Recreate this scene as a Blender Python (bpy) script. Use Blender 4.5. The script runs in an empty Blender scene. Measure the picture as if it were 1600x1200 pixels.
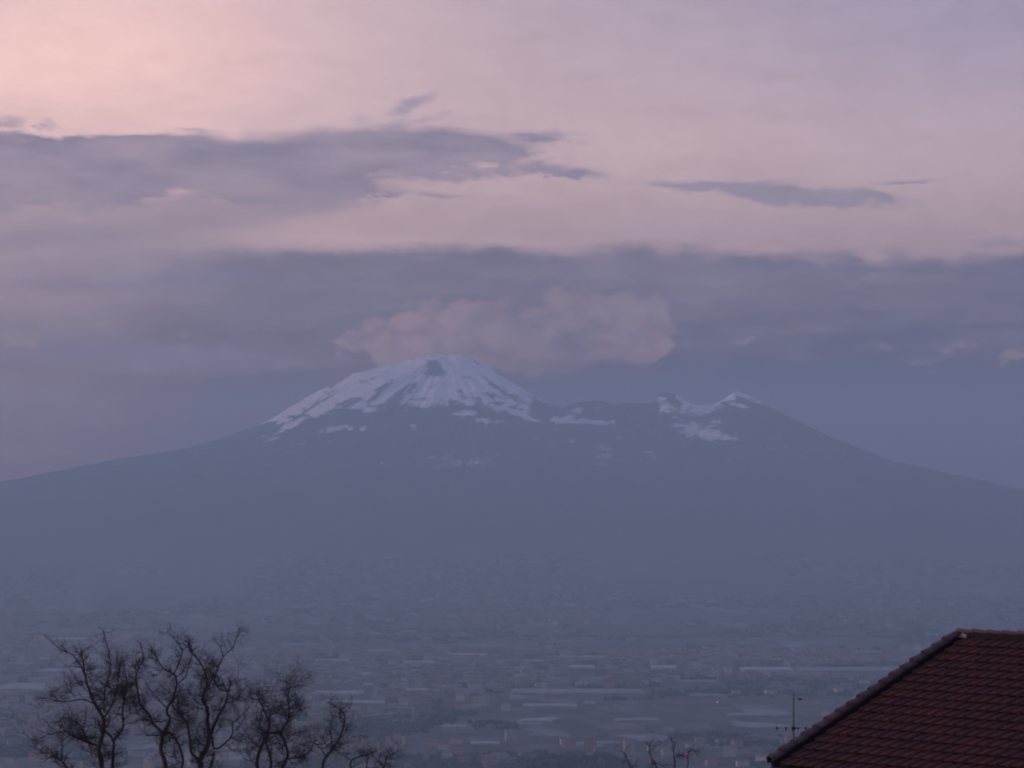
import bpy, math, random
import numpy as np
from mathutils import Vector

R = math.radians
K = math.tan(R(10.0)) / 800.0          # tangent per photo pixel
CAMZ = 400.0
scene = bpy.context.scene

def P(px, py, d):
    """world point seen at photo position (px, py) at distance d"""
    return Vector(((px - 800) * K * d, d, CAMZ + (800 - py) * K * d))

def lin(r, g, b):
    f = lambda c: (c / 255 / 12.92) if c / 255 <= .04045 else ((c / 255 + .055) / 1.055) ** 2.4
    return (f(r), f(g), f(b))

# ------------------------------------------------------------------ camera
cam_data = bpy.data.cameras.new('camera')
cam = bpy.data.objects.new('camera', cam_data)
scene.collection.objects.link(cam)
cam.location = (0, 0, CAMZ)
cam.rotation_euler = (R(90), 0, 0)
cam_data.sensor_width = 36
cam_data.lens = 18 / math.tan(R(10.0))
cam_data.shift_y = 0.125
cam_data.clip_start = 0.5
cam_data.clip_end = 120000
cam_data.dof.use_dof = True
cam_data.dof.focus_distance = 3000
cam_data.dof.aperture_fstop = 7.0
scene.camera = cam

# ------------------------------------------------------------------ light and air settings
SUN_AZ, SUN_EL = -98.0, 9.0
HAZE_TOP = 1330.0
HAZE_DENS = 1 / 9800.0
HAZE_G = 0.6
HAZE_FAR = 25000.0
HAZE_COL = (0.61, 0.83, 1.0)
J = (0.150, 0.177, 0.292)
sun_data = bpy.data.lights.new('sun', 'SUN')
sun = bpy.data.objects.new('sun', sun_data)
scene.collection.objects.link(sun)
sun_data.energy = 1.9
sun_data.angle = R(6)
sun_data.color = (1.0, 0.58, 0.50)
sd = Vector((math.sin(R(SUN_AZ)) * math.cos(R(SUN_EL)), math.cos(R(SUN_AZ)) * math.cos(R(SUN_EL)), math.sin(R(SUN_EL))))
sun.rotation_euler = sd.to_track_quat('Z', 'Y').to_euler()

scene.view_settings.view_transform = 'Standard'
scene.view_settings.look = 'None'
scene.view_settings.exposure = 0.0
scene.view_settings.gamma = 1.0
scene.view_settings.use_curve_mapping = False
scene.render.engine = 'CYCLES'
scene.cycles.use_denoising = True
scene.cycles.filter_width = 2.0
scene.cycles.volume_bounces = 1
scene.cycles.max_bounces = 5
scene.cycles.diffuse_bounces = 2

# ------------------------------------------------------------------ node expression helper
class E:
    """tiny wrapper: arithmetic on node sockets"""
    def __init__(s, nt, v): s.nt, s.v = nt, v
    def _m(s, op, *a):
        n = s.nt.nodes.new('ShaderNodeMath'); n.operation = op
        for i, x in enumerate(a):
            x = x.v if isinstance(x, E) else x
            if isinstance(x, (int, float)): n.inputs[i].default_value = x
            else: s.nt.links.new(x, n.inputs[i])
        return E(s.nt, n.outputs[0])
    def __add__(s, o): return s._m('ADD', s, o)
    __radd__ = __add__
    def __sub__(s, o): return s._m('SUBTRACT', s, o)
    def __rsub__(s, o): return s._m('SUBTRACT', o, s)
    def __mul__(s, o): return s._m('MULTIPLY', s, o)
    __rmul__ = __mul__
    def __truediv__(s, o): return s._m('DIVIDE', s, o)
    def __rtruediv__(s, o): return s._m('DIVIDE', o, s)
    def exp(s): return s._m('EXPONENT', s)
    def mx(s, o): return s._m('MAXIMUM', s, o)
    def mn(s, o): return s._m('MINIMUM', s, o)
    def sstep(s, a, b):
        n = s.nt.nodes.new('ShaderNodeMapRange'); n.interpolation_type = 'SMOOTHSTEP'
        s.nt.links.new(s.v, n.inputs[0])
        for i, q in ((1, a), (2, b)):
            if isinstance(q, E): s.nt.links.new(q.v, n.inputs[i])
            else: n.inputs[i].default_value = q
        return E(s.nt, n.outputs[0])

def combine(nt, x, y, z):
    n = nt.nodes.new('ShaderNodeCombineXYZ')
    for i, q in enumerate((x, y, z)):
        if isinstance(q, E): nt.links.new(q.v, n.inputs[i])
        else: n.inputs[i].default_value = q
    return n.outputs[0]

def noise(nt, vec, scale, detail=4, rough=.55):
    n = nt.nodes.new('ShaderNodeTexNoise'); n.noise_dimensions = '3D'
    nt.links.new(vec, n.inputs['Vector'])
    n.inputs['Scale'].default_value = scale; n.inputs['Detail'].default_value = detail
    n.inputs['Roughness'].default_value = rough
    return E(nt, n.outputs[0])

def mixc(nt, f, a, b):
    n = nt.nodes.new('ShaderNodeMix'); n.data_type = 'RGBA'
    if isinstance(f, E): nt.links.new(f.v, n.inputs[0])
    else: n.inputs[0].default_value = f
    for i, q in ((6, a), (7, b)):
        if isinstance(q, (tuple, list)): n.inputs[i].default_value = (*q, 1)
        else: nt.links.new(q, n.inputs[i])
    return n.outputs[2]

def ramp(nt, f, stops):
    n = nt.nodes.new('ShaderNodeValToRGB')
    nt.links.new(f.v if isinstance(f, E) else f, n.inputs[0])
    el = n.color_ramp.elements
    while len(el) < len(stops): el.new(1.0)
    for e, (p, c) in zip(el, stops): e.position = p; e.color = (*c, 1)
    return n.outputs[0]

# ------------------------------------------------------------------ world: dusk sky with cloud banks
world = bpy.data.worlds.new('World'); scene.world = world; world.use_nodes = True
nt = world.node_tree; nt.nodes.clear()
tc = nt.nodes.new('ShaderNodeTexCoord')
sep = nt.nodes.new('ShaderNodeSeparateXYZ'); nt.links.new(tc.outputs['Generated'], sep.inputs[0])
dx, dy, dz = (E(nt, sep.outputs[i]) for i in range(3))
az = dx._m('ARCTAN2', dx, dy) * (180 / math.pi)          # degrees right of north (+Y)
hor = (dx * dx + dy * dy)._m('SQRT', dx * dx + dy * dy)
el = dz._m('ARCTAN2', dz, hor) * (180 / math.pi)         # degrees above the horizon
def AZ(px): return math.degrees(math.atan((px - 800) * K))
def EL(py): return math.degrees(math.atan((800 - py) * K))
PD = 0.01263                                             # degrees per photo pixel

def nz(freq, stretch, seed, detail=4, rough=.55):
    v = combine(nt, dx * freq + seed, dy * freq, dz * (freq * stretch))
    return noise(nt, v, 1.0, detail, rough)
w1 = nz(9, 3.2, 3.1, 3, .6) - .5
w2 = nz(9, 3.2, 17.7, 3, .6) - .5
azw = az + w1 * 2.2                                       # warped coordinates, so that cloud edges fray
elw = el + w2 * 0.9
n_fine = (nz(60, 3.0, 5.5, 4, .68) - .5) * 2.2
n_mid = (nz(20, 4.5, 9.3, 3, .6) - .5) * 1.9
n_puff = (nz(62, 1.5, 21.5, 3, .6) - .5) * 2.0
n_puff2 = (nz(62, 1.5, 33.5, 3, .6) - .5) * 2.0
n_big = nz(5, 5.0, 1.3, 2, .5) - .5

def gauss(px, py, rx, ry, rot=0.0, w=1.0, a=None, e=None):
    a = azw if a is None else a; e = elw if e is None else e
    u = a - AZ(px); v = e - EL(py)
    c, s = math.cos(R(rot)), math.sin(R(rot))
    up = (u * c + v * s) * (1 / (rx * PD)); vp = (v * c - u * s) * (1 / (ry * PD))
    return ((up * up + vp * vp) * -1.0).exp() * w
def field(lst, **k):
    t = None
    for q in lst:
        g = gauss(*q, **k); t = g if t is None else t + g
    return t

# base veil, apparent colours by elevation (degrees / 90)
def st(py): return EL(py) / 90
base = ramp(nt, (el * (1 / 90)).mx(0), [
    (st(790), lin(95, 101, 130)), (st(640), lin(100, 104, 133)), (st(520), lin(118, 115, 139)),
    (st(420), lin(148, 133, 150)), (st(350), lin(168, 149, 160)), (st(230), lin(187, 165, 175)),
    (st(120), lin(185, 165, 177)), (st(0), lin(174, 159, 175)), (20 / 90, lin(160, 153, 182)),
    (40 / 90, lin(156, 161, 200)), (1.0, lin(146, 157, 206))])
# pink light to the left, bluer to the right
left = (az * -1).sstep(-9, 12)
base = mixc(nt, left * (el.sstep(9, 1.2)) * .18, base, lin(146, 134, 148))
glow = gauss(60, 75, 560, 230, a=az, e=el + n_mid * .5)
glow2 = gauss(120, 100, 260, 120, a=az, e=el + n_mid * .5)
base = mixc(nt, glow * .85, base, lin(242, 202, 198))
base = mixc(nt, glow2 * .8, base, lin(255, 210, 200))
pinkpatch = gauss(1020, 215, 320, 70, a=az, e=el + n_mid * .4)
base = mixc(nt, pinkpatch * .45, base, lin(198, 172, 178))
bluecorner = gauss(1640, 30, 420, 170, a=az, e=el)
base = mixc(nt, bluecorner * .55, base, lin(146, 142, 172))
base = mixc(nt, (n_big * 1.6 + .5).mx(0).mn(1) * .22, base, lin(148, 140, 168))
warmrim = gauss(560, 376, 330, 9, a=az, e=elw) + gauss(1280, 400, 260, 12, -2, a=az, e=elw)
base = mixc(nt, warmrim * .2, base, lin(205, 170, 176))

def billow(freq, seed):
    n = nt.nodes.new('ShaderNodeTexVoronoi'); n.feature = 'F1'
    v = combine(nt, dx * freq + seed + n_fine * .5, dy * freq, dz * (freq * 1.35) + n_puff * .35)
    nt.links.new(v, n.inputs['Vector']); n.inputs['Scale'].default_value = 1.0
    return .5 - E(nt, n.outputs['Distance'])
bl1, bl2 = billow(85, 3.0), billow(190, 8.0)
bl = bl1 * 1.0 + bl2 * .5
# lower bank: everything under about photo row 390, ragged upper rim
edge = (az - AZ(300)).sstep(-3.4, 1.2)
rim = el + n_mid * .34 + n_fine * .14 + gauss(1450, 400, 260, 60, a=az, e=el) * .22 - gauss(600, 400, 300, 80, a=az, e=el) * .06
bank = (rim + n_puff * .16 + bl1 * .14).sstep(EL(376), EL(410)) * edge
bankcol = mixc(nt, (n_mid * 1.3 + .5).mx(0).mn(1), lin(107, 111, 140), lin(122, 118, 143))
bankcol = mixc(nt, el.sstep(EL(430), EL(640)) * .8, bankcol, lin(91, 100, 131))
bankcol = mixc(nt, left * .5, bankcol, lin(119, 117, 137))
col = mixc(nt, bank * .92, base, bankcol)
# left lower part: mixed pinkish grey patches
lp = (field([(120, 375, 170, 22, 2), (90, 450, 200, 20, -2, .7), (330, 440, 260, 18, 0, .9), (420, 330, 160, 16, 3, .6),
             (60, 560, 260, 36, 0, .8), (330, 570, 220, 30, 0, .7)]) + n_mid * .6 + n_fine * .35).sstep(.25, 1.1)
col = mixc(nt, lp * .6, col, lin(118, 117, 148))

# mauve veil between the two banks at left
mv = (field([(60, 350, 330, 62, 0, 1.1), (330, 335, 190, 34, 3, .8), (140, 420, 240, 40, 0, .9), (500, 318, 130, 20, 4, .6)]) + n_mid * .55 + n_fine * .3).sstep(.25, 1.15)
col = mixc(nt, mv * .72, col, lin(140, 131, 151))
pk = (field([(40, 330, 50, 16, 0, .9), (110, 345, 50, 14, 0, .7), (200, 330, 40, 12, 10, .5), (70, 395, 90, 14, 0, .6), (330, 400, 70, 9, 0, .5)], a=az + n_mid * .8, e=el + n_fine * .3) + n_fine * .5).sstep(.3, 1.1)
col = mixc(nt, pk * .45, col, lin(170, 148, 158))
# high dark band
hb = field([(430, 308, 130, 12, 5, .5), (-30, 262, 200, 42, 0, 1.1), (180, 250, 190, 30, 0, 1.0), (400, 262, 220, 40, -2, 1.0), (600, 232, 190, 32, 3, 1.1),
            (760, 238, 120, 24, -4, .9), (300, 292, 260, 22, 4, .6), (500, 300, 150, 15, 4, .7), (690, 300, 110, 7, 0, .6),
            (870, 272, 75, 9, -5, 1.0), (60, 300, 150, 26, 0, .7), (850, 215, 60, 9, -6, .5), (190, 372, 140, 14, 0, .55), (60, 270, 260, 20, 0, .4), (130, 225, 160, 7, 0, .6)], e=elw + n_fine * .28 + n_puff * .12)
hbm = (hb + bl1 * .3 + n_fine * .75 + n_mid * .6 + (n_puff + n_puff2) * .25).sstep(.30, 1.05)
hbcol = mixc(nt, (n_mid * 2 + .5).mx(0).mn(1), lin(121, 120, 148), lin(146, 135, 155))
hbcol = mixc(nt, el.sstep(EL(240), EL(310)) * .5, hbcol, lin(146, 134, 153))
col = mixc(nt, hbm * .88, col, hbcol)
# streaks at right and wisps
sk = field([(1085, 293, 110, 7, -4, .9), (1190, 305, 100, 9, -8, .9), (1300, 312, 110, 13, -2, 1.1), (1370, 315, 40, 9, -12, .6), (1200, 290, 60, 6, 0, .6),
            (1420, 289, 60, 5, 3, .9), (655, 158, 40, 12, 24, .8), (690, 178, 45, 9, 18, .5), (640, 195, 70, 12, 8, .5), (305, 208, 45, 6, -3, .75), (75, 198, 26, 9, -20, .6),
            (10, 205, 34, 18, 0, .9), (875, 205, 50, 6, -4, .5), (1560, 385, 90, 11, 0, .8)],
           a=az + w1 * .7 + n_fine * .5, e=el + w2 * .35 + n_fine * .22)
skm = (sk + bl2 * .2 + n_fine * .8 + n_puff * .3).sstep(.18, 1.15)
col = mixc(nt, skm * .72, col, lin(130, 128, 153))

# pale cumulus cap over the summit and small puffs
ca, ce = az + n_puff * .8 + w1 * .3, el + n_puff2 * .45 + n_fine * .14
cap = field([(545, 530, 34, 12, 8, .55), (740, 562, 130, 26, 0, 1.1), (650, 560, 60, 16, 0, .6), (850, 572, 60, 12, 0, .7), (600, 522, 48, 26, 14, 1.0), (660, 512, 50, 36, 14, 1.1), (730, 505, 55, 38, 4, 1.1), (800, 505, 55, 34, 0, 1.0), (880, 492, 42, 36, 0, 1.1),
             (935, 490, 40, 34, 0, 1.1), (1000, 498, 40, 34, -8, 1.1), (1030, 515, 34, 26, -14, .7), (1075, 520, 40, 20, 0, .4), (970, 535, 60, 26, 0, .9),
             (800, 550, 150, 26, 0, 1.0), (700, 545, 110, 24, 0, .9), (900, 550, 70, 20, 0, .5)], a=ca, e=ce)
capm = (cap + bl * .75).sstep(.42, .86) * elw.sstep(EL(612), EL(562))
capcol = mixc(nt, gauss(620, 515, 120, 30, 10, a=az, e=el), lin(129, 123, 145), lin(145, 129, 149))
capcol = mixc(nt, (gauss(800, 478, 170, 11, 0, a=ca, e=ce) + gauss(1000, 530, 60, 22, 0, a=ca, e=ce)).mn(1) * .6, capcol, lin(143, 128, 149))
capcol = mixc(nt, (gauss(905, 540, 50, 16, 0, a=ca, e=ce) + gauss(940, 574, 120, 16, 0, a=az, e=el)) * .75, capcol, lin(106, 108, 137))
capcol = mixc(nt, bl.sstep(.25, -.45) * .55, capcol, lin(110, 110, 138))
col = mixc(nt, capm * .9, col, capcol)
pf = field([(25, 525, 55, 16, 0, 1.0), (150, 500, 30, 18, 0, .8), (100, 490, 30, 14, 0, .6), (1165, 533, 24, 11, 0, .8), (1225, 510, 32, 12, 0, .6), (1370, 544, 38, 10, 0, .95),
            (1500, 543, 42, 9, 0, .8), (1590, 562, 46, 12, 6, .9), (1450, 570, 60, 5, 0, .6), (820, 438, 36, 9, 0, .6), (640, 415, 45, 9, 0, .6),
            (300, 535, 70, 10, 0, .6), (550, 380, 60, 7, 0, .3)], a=ca, e=ce)
pfm = (pf + n_fine * .3 + bl * .7 - .1).sstep(.25, 1.0)
col = mixc(nt, pfm * .6, col, lin(138, 129, 146))

mot = nt.nodes.new('ShaderNodeHueSaturation'); nt.links.new(col, mot.inputs['Color'])
mv2 = 1 + n_fine * .10 + n_mid * .09 + (n_puff + n_puff2) * .035; nt.links.new(mv2.v, mot.inputs['Value']); col = mot.outputs[0]
# the sky stands behind the haze: remove what the haze in front of it will add
elc = el.mx(0.6)
L = (HAZE_TOP - CAMZ) / (elc * (math.pi / 180))._m('SINE', elc * (math.pi / 180))
T = (L.mn(HAZE_FAR) * -HAZE_DENS).exp()
T = T + (1 - T) * el.sstep(14, 40)                        # only matters for low elevations
sepc = nt.nodes.new('ShaderNodeSeparateColor'); nt.links.new(col, sepc.inputs[0])
ch = [((E(nt, sepc.outputs[i]) - (1 - T) * J[i]) / T).mx(.008) for i in range(3)]
cmb = nt.nodes.new('ShaderNodeCombineColor')
for i in range(3): nt.links.new(ch[i].v, cmb.inputs[i])
bg_veil = nt.nodes.new('ShaderNodeBackground'); nt.links.new(cmb.outputs[0], bg_veil.inputs[0]); bg_veil.inputs[1].default_value = 1.0
sky = nt.nodes.new('ShaderNodeTexSky'); sky.sky_type = 'NISHITA'; sky.sun_disc = False
sky.sun_elevation = R(SUN_EL); sky.sun_rotation = R(SUN_AZ); sky.altitude = 400
bg_sky = nt.nodes.new('ShaderNodeBackground'); nt.links.new(sky.outputs[0], bg_sky.inputs[0]); bg_sky.inputs[1].default_value = 0.05
mixs = nt.nodes.new('ShaderNodeMixShader'); mixs.inputs[0].default_value = 0.97   # cloud veil covers nearly all of the clear sky
nt.links.new(bg_sky.outputs[0], mixs.inputs[1]); nt.links.new(bg_veil.outputs[0], mixs.inputs[2])
wo = nt.nodes.new('ShaderNodeOutputWorld'); nt.links.new(mixs.outputs[0], wo.inputs[0])
world.cycles.sampling_method = 'MANUAL'; world.cycles.sample_map_resolution = 512

# ------------------------------------------------------------------ materials and object helpers
def material(name, build, rough=.8):
    m = bpy.data.materials.new(name); m.use_nodes = True
    t = m.node_tree; b = t.nodes['Principled BSDF']; b.inputs['Roughness'].default_value = rough
    b.inputs['Specular IOR Level'].default_value = .2
    build(t, b); return m
def geo_pos(t):
    return t.nodes.new('ShaderNodeNewGeometry').outputs['Position']
def objc(t):
    return t.nodes.new('ShaderNodeTexCoord').outputs['Object']
def simple(name, c, var=.25, scale=3.0, rough=.8, spread=.4):
    def f(t, b):
        n = noise(t, objc(t), scale, 5, .6)
        r = ramp(t, n, [(.3, tuple(q * (1 - var) for q in c)), (.7, tuple(min(1, q * (1 + var)) for q in c))])
        oi = t.nodes.new('ShaderNodeObjectInfo')
        h = t.nodes.new('ShaderNodeHueSaturation'); t.links.new(r, h.inputs['Color'])
        v = E(t, oi.outputs['Random']) * spread + (1 - spread / 2); t.links.new(v.v, h.inputs['Value'])
        t.links.new(h.outputs[0], b.inputs['Base Color'])
    return material(name, f, rough)

def mesh_obj(name, verts, faces, mat=None, parent=None, mats=None, midx=None, smooth=False):
    me = bpy.data.meshes.new(name); me.from_pydata([tuple(v) for v in verts], [], faces)
    for m in (mats or ([mat] if mat else [])): me.materials.append(m)
    if midx is not None: me.polygons.foreach_set('material_index', midx)
    if smooth: me.polygons.foreach_set('use_smooth', [True] * len(me.polygons))
    o = bpy.data.objects.new(name, me); scene.collection.objects.link(o)
    if parent: o.parent = parent
    return o
def tag(o, label=None, cat=None, group=None, kind=None):
    for k, v in (('label', label), ('category', cat), ('group', group), ('kind', kind)):
        if v: o[k] = v
    return o
def empty(name, loc=(0, 0, 0), rz=0):
    o = bpy.data.objects.new(name, None); o.location = loc; o.rotation_euler = (0, 0, rz)
    o.empty_display_size = .2
    scene.collection.objects.link(o); return o

class MB:
    def __init__(s): s.v, s.f, s.m = [], [], []
    def add(s, vs, fs, m=0):
        o = len(s.v); s.v += [tuple(v) for v in vs]; s.f += [tuple(o + i for i in f) for f in fs]; s.m += [m] * len(fs)
    def box(s, c, d, m=0, ax=None):
        ex, ey, ez = ax or (Vector((1, 0, 0)), Vector((0, 1, 0)), Vector((0, 0, 1)))
        c = Vector(c)
        vs = [c + ex * (sx * d[0] / 2) + ey * (sy * d[1] / 2) + ez * (sz * d[2] / 2) for sz in (-1, 1) for sy in (-1, 1) for sx in (-1, 1)]
        s.add(vs, [(0, 2, 3, 1), (4, 5, 7, 6), (0, 1, 5, 4), (2, 6, 7, 3), (0, 4, 6, 2), (1, 3, 7, 5)], m)
    def tube(s, pts, rad, n=6, m=0):
        pts = [Vector(p) for p in pts]; k = len(pts)
        if isinstance(rad, (int, float)): rad = [rad] * k
        vs = []; up = None
        for i, p in enumerate(pts):
            t = (pts[min(i + 1, k - 1)] - pts[max(i - 1, 0)]).normalized()
            if up is None:
                up = Vector((0, 0, 1)) if abs(t.z) < .9 else Vector((1, 0, 0))
            a = (up - t * up.dot(t)).normalized(); b = t.cross(a); up = a
            for j in range(n):
                q = 2 * math.pi * j / n
                vs.append(p + (a * math.cos(q) + b * math.sin(q)) * rad[i])
        fs = [(i * n + j, i * n + (j + 1) % n, (i + 1) * n + (j + 1) % n, (i + 1) * n + j) for i in range(k - 1) for j in range(n)]
        fs += [tuple(range(n))[::-1], tuple((k - 1) * n + j for j in range(n))]
        s.add(vs, fs, m)
    def build(s, name, mat=None, parent=None, mats=None, smooth=False):
        return mesh_obj(name, s.v, s.f, mat, parent, mats, s.m if mats else None, smooth)

# ------------------------------------------------------------------ numpy noise
rng = np.random.default_rng(7)
_perm = rng.random((256, 256))
def vnoise(x, y):
    xi = np.floor(x).astype(int); yi = np.floor(y).astype(int)
    fx = x - xi; fy = y - yi; fx = fx * fx * (3 - 2 * fx); fy = fy * fy * (3 - 2 * fy)
    g = lambda a, b: _perm[a % 256, b % 256]
    return (g(xi, yi) * (1 - fx) + g(xi + 1, yi) * fx) * (1 - fy) + (g(xi, yi + 1) * (1 - fx) + g(xi + 1, yi + 1) * fx) * fy
def fbm(x, y, o=4):
    t = 0; a = .5; n = 0
    for i in range(o):
        t = t + a * vnoise(x + 31.7 * i, y + 17.3 * i); n += a; x, y, a = x * 2.03, y * 2.03, a * .5
    return t / n

# ------------------------------------------------------------------ terrain heights
Y0 = 16000.0; MP = K * Y0            # metres per photo pixel at the summit's distance
def prof(pts, cx):
    r = np.array([abs(p[0] - cx) * MP for p in pts]); z = np.array([CAMZ + (800 - p[1]) * MP for p in pts])
    o = np.argsort(r); return r[o], z[o]
AL = prof([(700, 554), (672, 556), (650, 560), (640, 563), (600, 573), (550, 588), (500, 612), (450, 641), (400, 669), (350, 687), (270, 706), (200, 716), (100, 735), (0, 754),
           (-200, 785), (-500, 825), (-1000, 875), (-1500, 914)], 700)
AR = prof([(700, 554), (738, 560), (780, 586), (830, 616), (870, 636), (900, 652), (1000, 690), (1200, 745), (1500, 800), (2000, 860), (2600, 914)], 700)
BR = prof([(1150, 610), (1185, 627), (1230, 651), (1300, 686), (1350, 706), (1400, 724), (1500, 747), (1600, 770), (1800, 808), (2100, 850), (2600, 900), (2900, 914)], 1150)
BL = prof([(1150, 610), (1130, 624), (1110, 634), (1085, 652), (1040, 680), (900, 740), (600, 830), (100, 914)], 1150)
FA = (np.array([0, 150, 300, 600, 1000, 1500, 2000, 2700, 3500, 4500, 5500, 6500]), np.array([1268, 1205, 1125, 965, 765, 575, 430, 285, 170, 80, 30, 0.]))
FB = (np.array([0, 150, 400, 800, 1300, 1900, 2600, 3500, 4500, 5500, 6500]), np.array([1070, 985, 870, 700, 520, 370, 250, 150, 70, 25, 0.]))
CR = ([830, 860, 880, 900, 915, 940, 960, 975, 1000, 1022, 1028, 1040, 1056, 1066, 1085, 1105, 1120, 1140],
      [650, 642, 638, 630, 628, 628, 634, 631, 633, 630, 616, 612, 617, 624, 634, 632, 640, 665])
def mountain_h(X, Y):
    def cone(cx, cy, left, right, front):
        ddx = X - cx; ddy = Y - cy; r = np.hypot(ddx, ddy) + 1e-6
        c = ddx / r; w = np.abs(c) ** 2.0
        side = np.where(c < 0, np.interp(r, *left), np.interp(r, *right))
        return side * w + np.interp(r, *front) * (1 - w), r, np.arctan2(ddy, ddx)
    ax, bx = (700 - 800) * MP, (1150 - 800) * MP
    a, ra, ta = cone(ax, Y0, AL, AR, FA)
    b, rb, tb = cone(bx, Y0, BL, BR, FB)
    ta2 = ta + .25 * fbm(X / 900, Y / 900, 3)
    g = 1 - np.abs(2 * vnoise(ta2 * 9 + 60, ra / 2600 + 4) - 1)
    g2 = 1 - np.abs(2 * vnoise(ta2 * 24 + 90, ra / 900 + 9) - 1)
    amp = np.clip(ra / 500, 0, 1) * np.clip((a) / 500, 0, 1)
    a = a - amp * (26 * g + 11 * g2) + amp * 16
    tb2 = tb + .3 * fbm(X / 800 + 7, Y / 800, 3)
    gb = 1 - np.abs(2 * vnoise(tb2 * 13 + 40, rb / 1500) - 1)
    ampb = np.clip(rb / 500, 0, 1) * np.clip(b / 500, 0, 1)
    b = b - ampb * 26 * gb + ampb * 12
    pxs = X / Y0 / K + 800
    cz = CAMZ + (800 - np.interp(pxs, CR[0], CR[1])) * MP
    win = np.interp(pxs, [815, 850, 1120, 1145], [0, 1, 1, 0])
    crest = Y0 - 120 + 60 * np.sin(pxs / 40)
    dyc = np.abs(Y - crest)
    c = (cz - dyc * .62 - 18 * (fbm(X / 70, Y / 200, 3) - .5) * np.clip(dyc / 80, 0, 1)) * win
    h = np.maximum(np.maximum(a, b), c)
    sm = 12.0                                             # soften the joins a little
    h = h + np.exp(-np.abs(a - b) / (sm * 2)) * 5
    det = (fbm(X / 120, Y / 120, 4) - .5) * 14 + (fbm(X / 30 + 5, Y / 30, 3) - .5) * 7
    h = h + det * np.clip(h / 400, 0, 1) + (fbm(X / 45 + 3, Y / 45, 3) - .5) * 26 * np.clip((h - 1080) / 120, 0, 1)
    return np.maximum(h, 0)
def ground_h(X, Y):
    """hill the camera stands on, then the plain"""
    h = np.interp(Y, [-3000, -900, -200, 0, 62, 90, 200, 600, 1300, 1900, 2600], [0, 330, 394, 396, 390.8, 381, 340, 185, 50, 12, 0])
    h = h * np.interp(np.abs(X), [0, 2500, 5000], [1, .75, 0])
    return h

# ------------------------------------------------------------------ ground
def grid_mesh(name, xs, ys, H, mat, attr=None):
    nx, ny = len(xs), len(ys)
    X, Y = np.meshgrid(xs, ys); Z = H(X, Y)
    me = bpy.data.meshes.new(name)
    co = np.stack([X, Y, Z], -1).reshape(-1, 3)
    i = np.arange((ny - 1) * (nx - 1)); r, c = i // (nx - 1), i % (nx - 1)
    a = r * nx + c
    q = np.stack([a, a + 1, a + nx + 1, a + nx], -1).reshape(-1)
    me.vertices.add(len(co)); me.vertices.foreach_set('co', co.ravel())
    me.loops.add(len(q)); me.loops.foreach_set('vertex_index', q)
    me.polygons.add(len(i)); me.polygons.foreach_set('loop_start', i * 4)
    me.update(calc_edges=True)
    me.polygons.foreach_set('use_smooth', np.ones(len(i), bool))
    me.materials.append(mat)
    if attr is not None:
        for k, arr in attr(X, Y, Z).items():
            at = me.attributes.new(k, 'FLOAT', 'POINT'); at.data.foreach_set('value', arr.ravel().astype(np.float32))
    o = bpy.data.objects.new(name, me); scene.collection.objects.link(o); return o

def field_colour(t, pos, x, y):
    wob = noise(t, pos, .0012, 2) * 260
    def cells(sx, sy, seed, rot):
        c, s = math.cos(rot), math.sin(rot)
        v = combine(t, (x * c + y * s + wob) / sx + seed, (y * c - x * s + wob) / sy, 0.0)
        n = t.nodes.new('ShaderNodeTexVoronoi'); n.voronoi_dimensions = '2D'; n.distance = 'CHEBYCHEV'
        t.links.new(v, n.inputs['Vector']); n.inputs['Scale'].default_value = 1; n.inputs['Randomness'].default_value = .75
        sc = t.nodes.new('ShaderNodeSeparateColor'); t.links.new(n.outputs['Color'], sc.inputs[0])
        return E(t, sc.outputs[0]), E(t, sc.outputs[1])
    f1, f1b = cells(70, 150, 0.0, .15); f2, f2b = cells(34, 60, 40.0, -.2); f3, _ = cells(260, 520, 9.0, .1)
    c1 = ramp(t, f1, [(.0, (.030, .028, .026)), (.35, (.048, .044, .036)), (.6, (.070, .060, .054)), (.8, (.10, .085, .08)), (1.0, (.15, .135, .13))])
    c2 = ramp(t, f2, [(.0, (.028, .028, .026)), (.5, (.062, .053, .048)), (.85, (.12, .09, .08)), (1.0, (.18, .155, .15))])
    c = mixc(t, f2b.sstep(.35, .8) * .75, c1, c2)
    plastic = f1b.sstep(.84, .92) * f3.sstep(.35, .70)
    c = mixc(t, plastic * .8, c, (.22, .225, .24))
    dark = noise(t, pos, .0016, 4).sstep(.55, .68)
    c = mixc(t, dark * .55, c, (.03, .032, .028))
    return c
def ground_mat(t, b):
    pos = geo_pos(t)
    sp = t.nodes.new('ShaderNodeSeparateXYZ'); t.links.new(pos, sp.inputs[0])
    x, y = E(t, sp.outputs[0]), E(t, sp.outputs[1])
    c = field_colour(t, pos, x, y)
    hill = noise(t, pos, .5, 5)
    c = mixc(t, y.sstep(3400, 2500), c, ramp(t, hill, [(.3, (.025, .03, .018)), (.7, (.06, .055, .035))]))
    t.links.new(c, b.inputs['Base Color'])
M_ground = material('plain_fields', ground_mat, .95)
xs = np.unique(np.concatenate([np.linspace(-29000, 29000, 60), np.linspace(-400, 400, 60)]))
ys = np.unique(np.concatenate([np.linspace(-20000, HAZE_FAR - 400, 80), np.linspace(-900, 2700, 140), np.linspace(0, 200, 60)]))
g = grid_mesh('ground', xs, ys, ground_h, M_ground); g['kind'] = 'structure'

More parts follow.
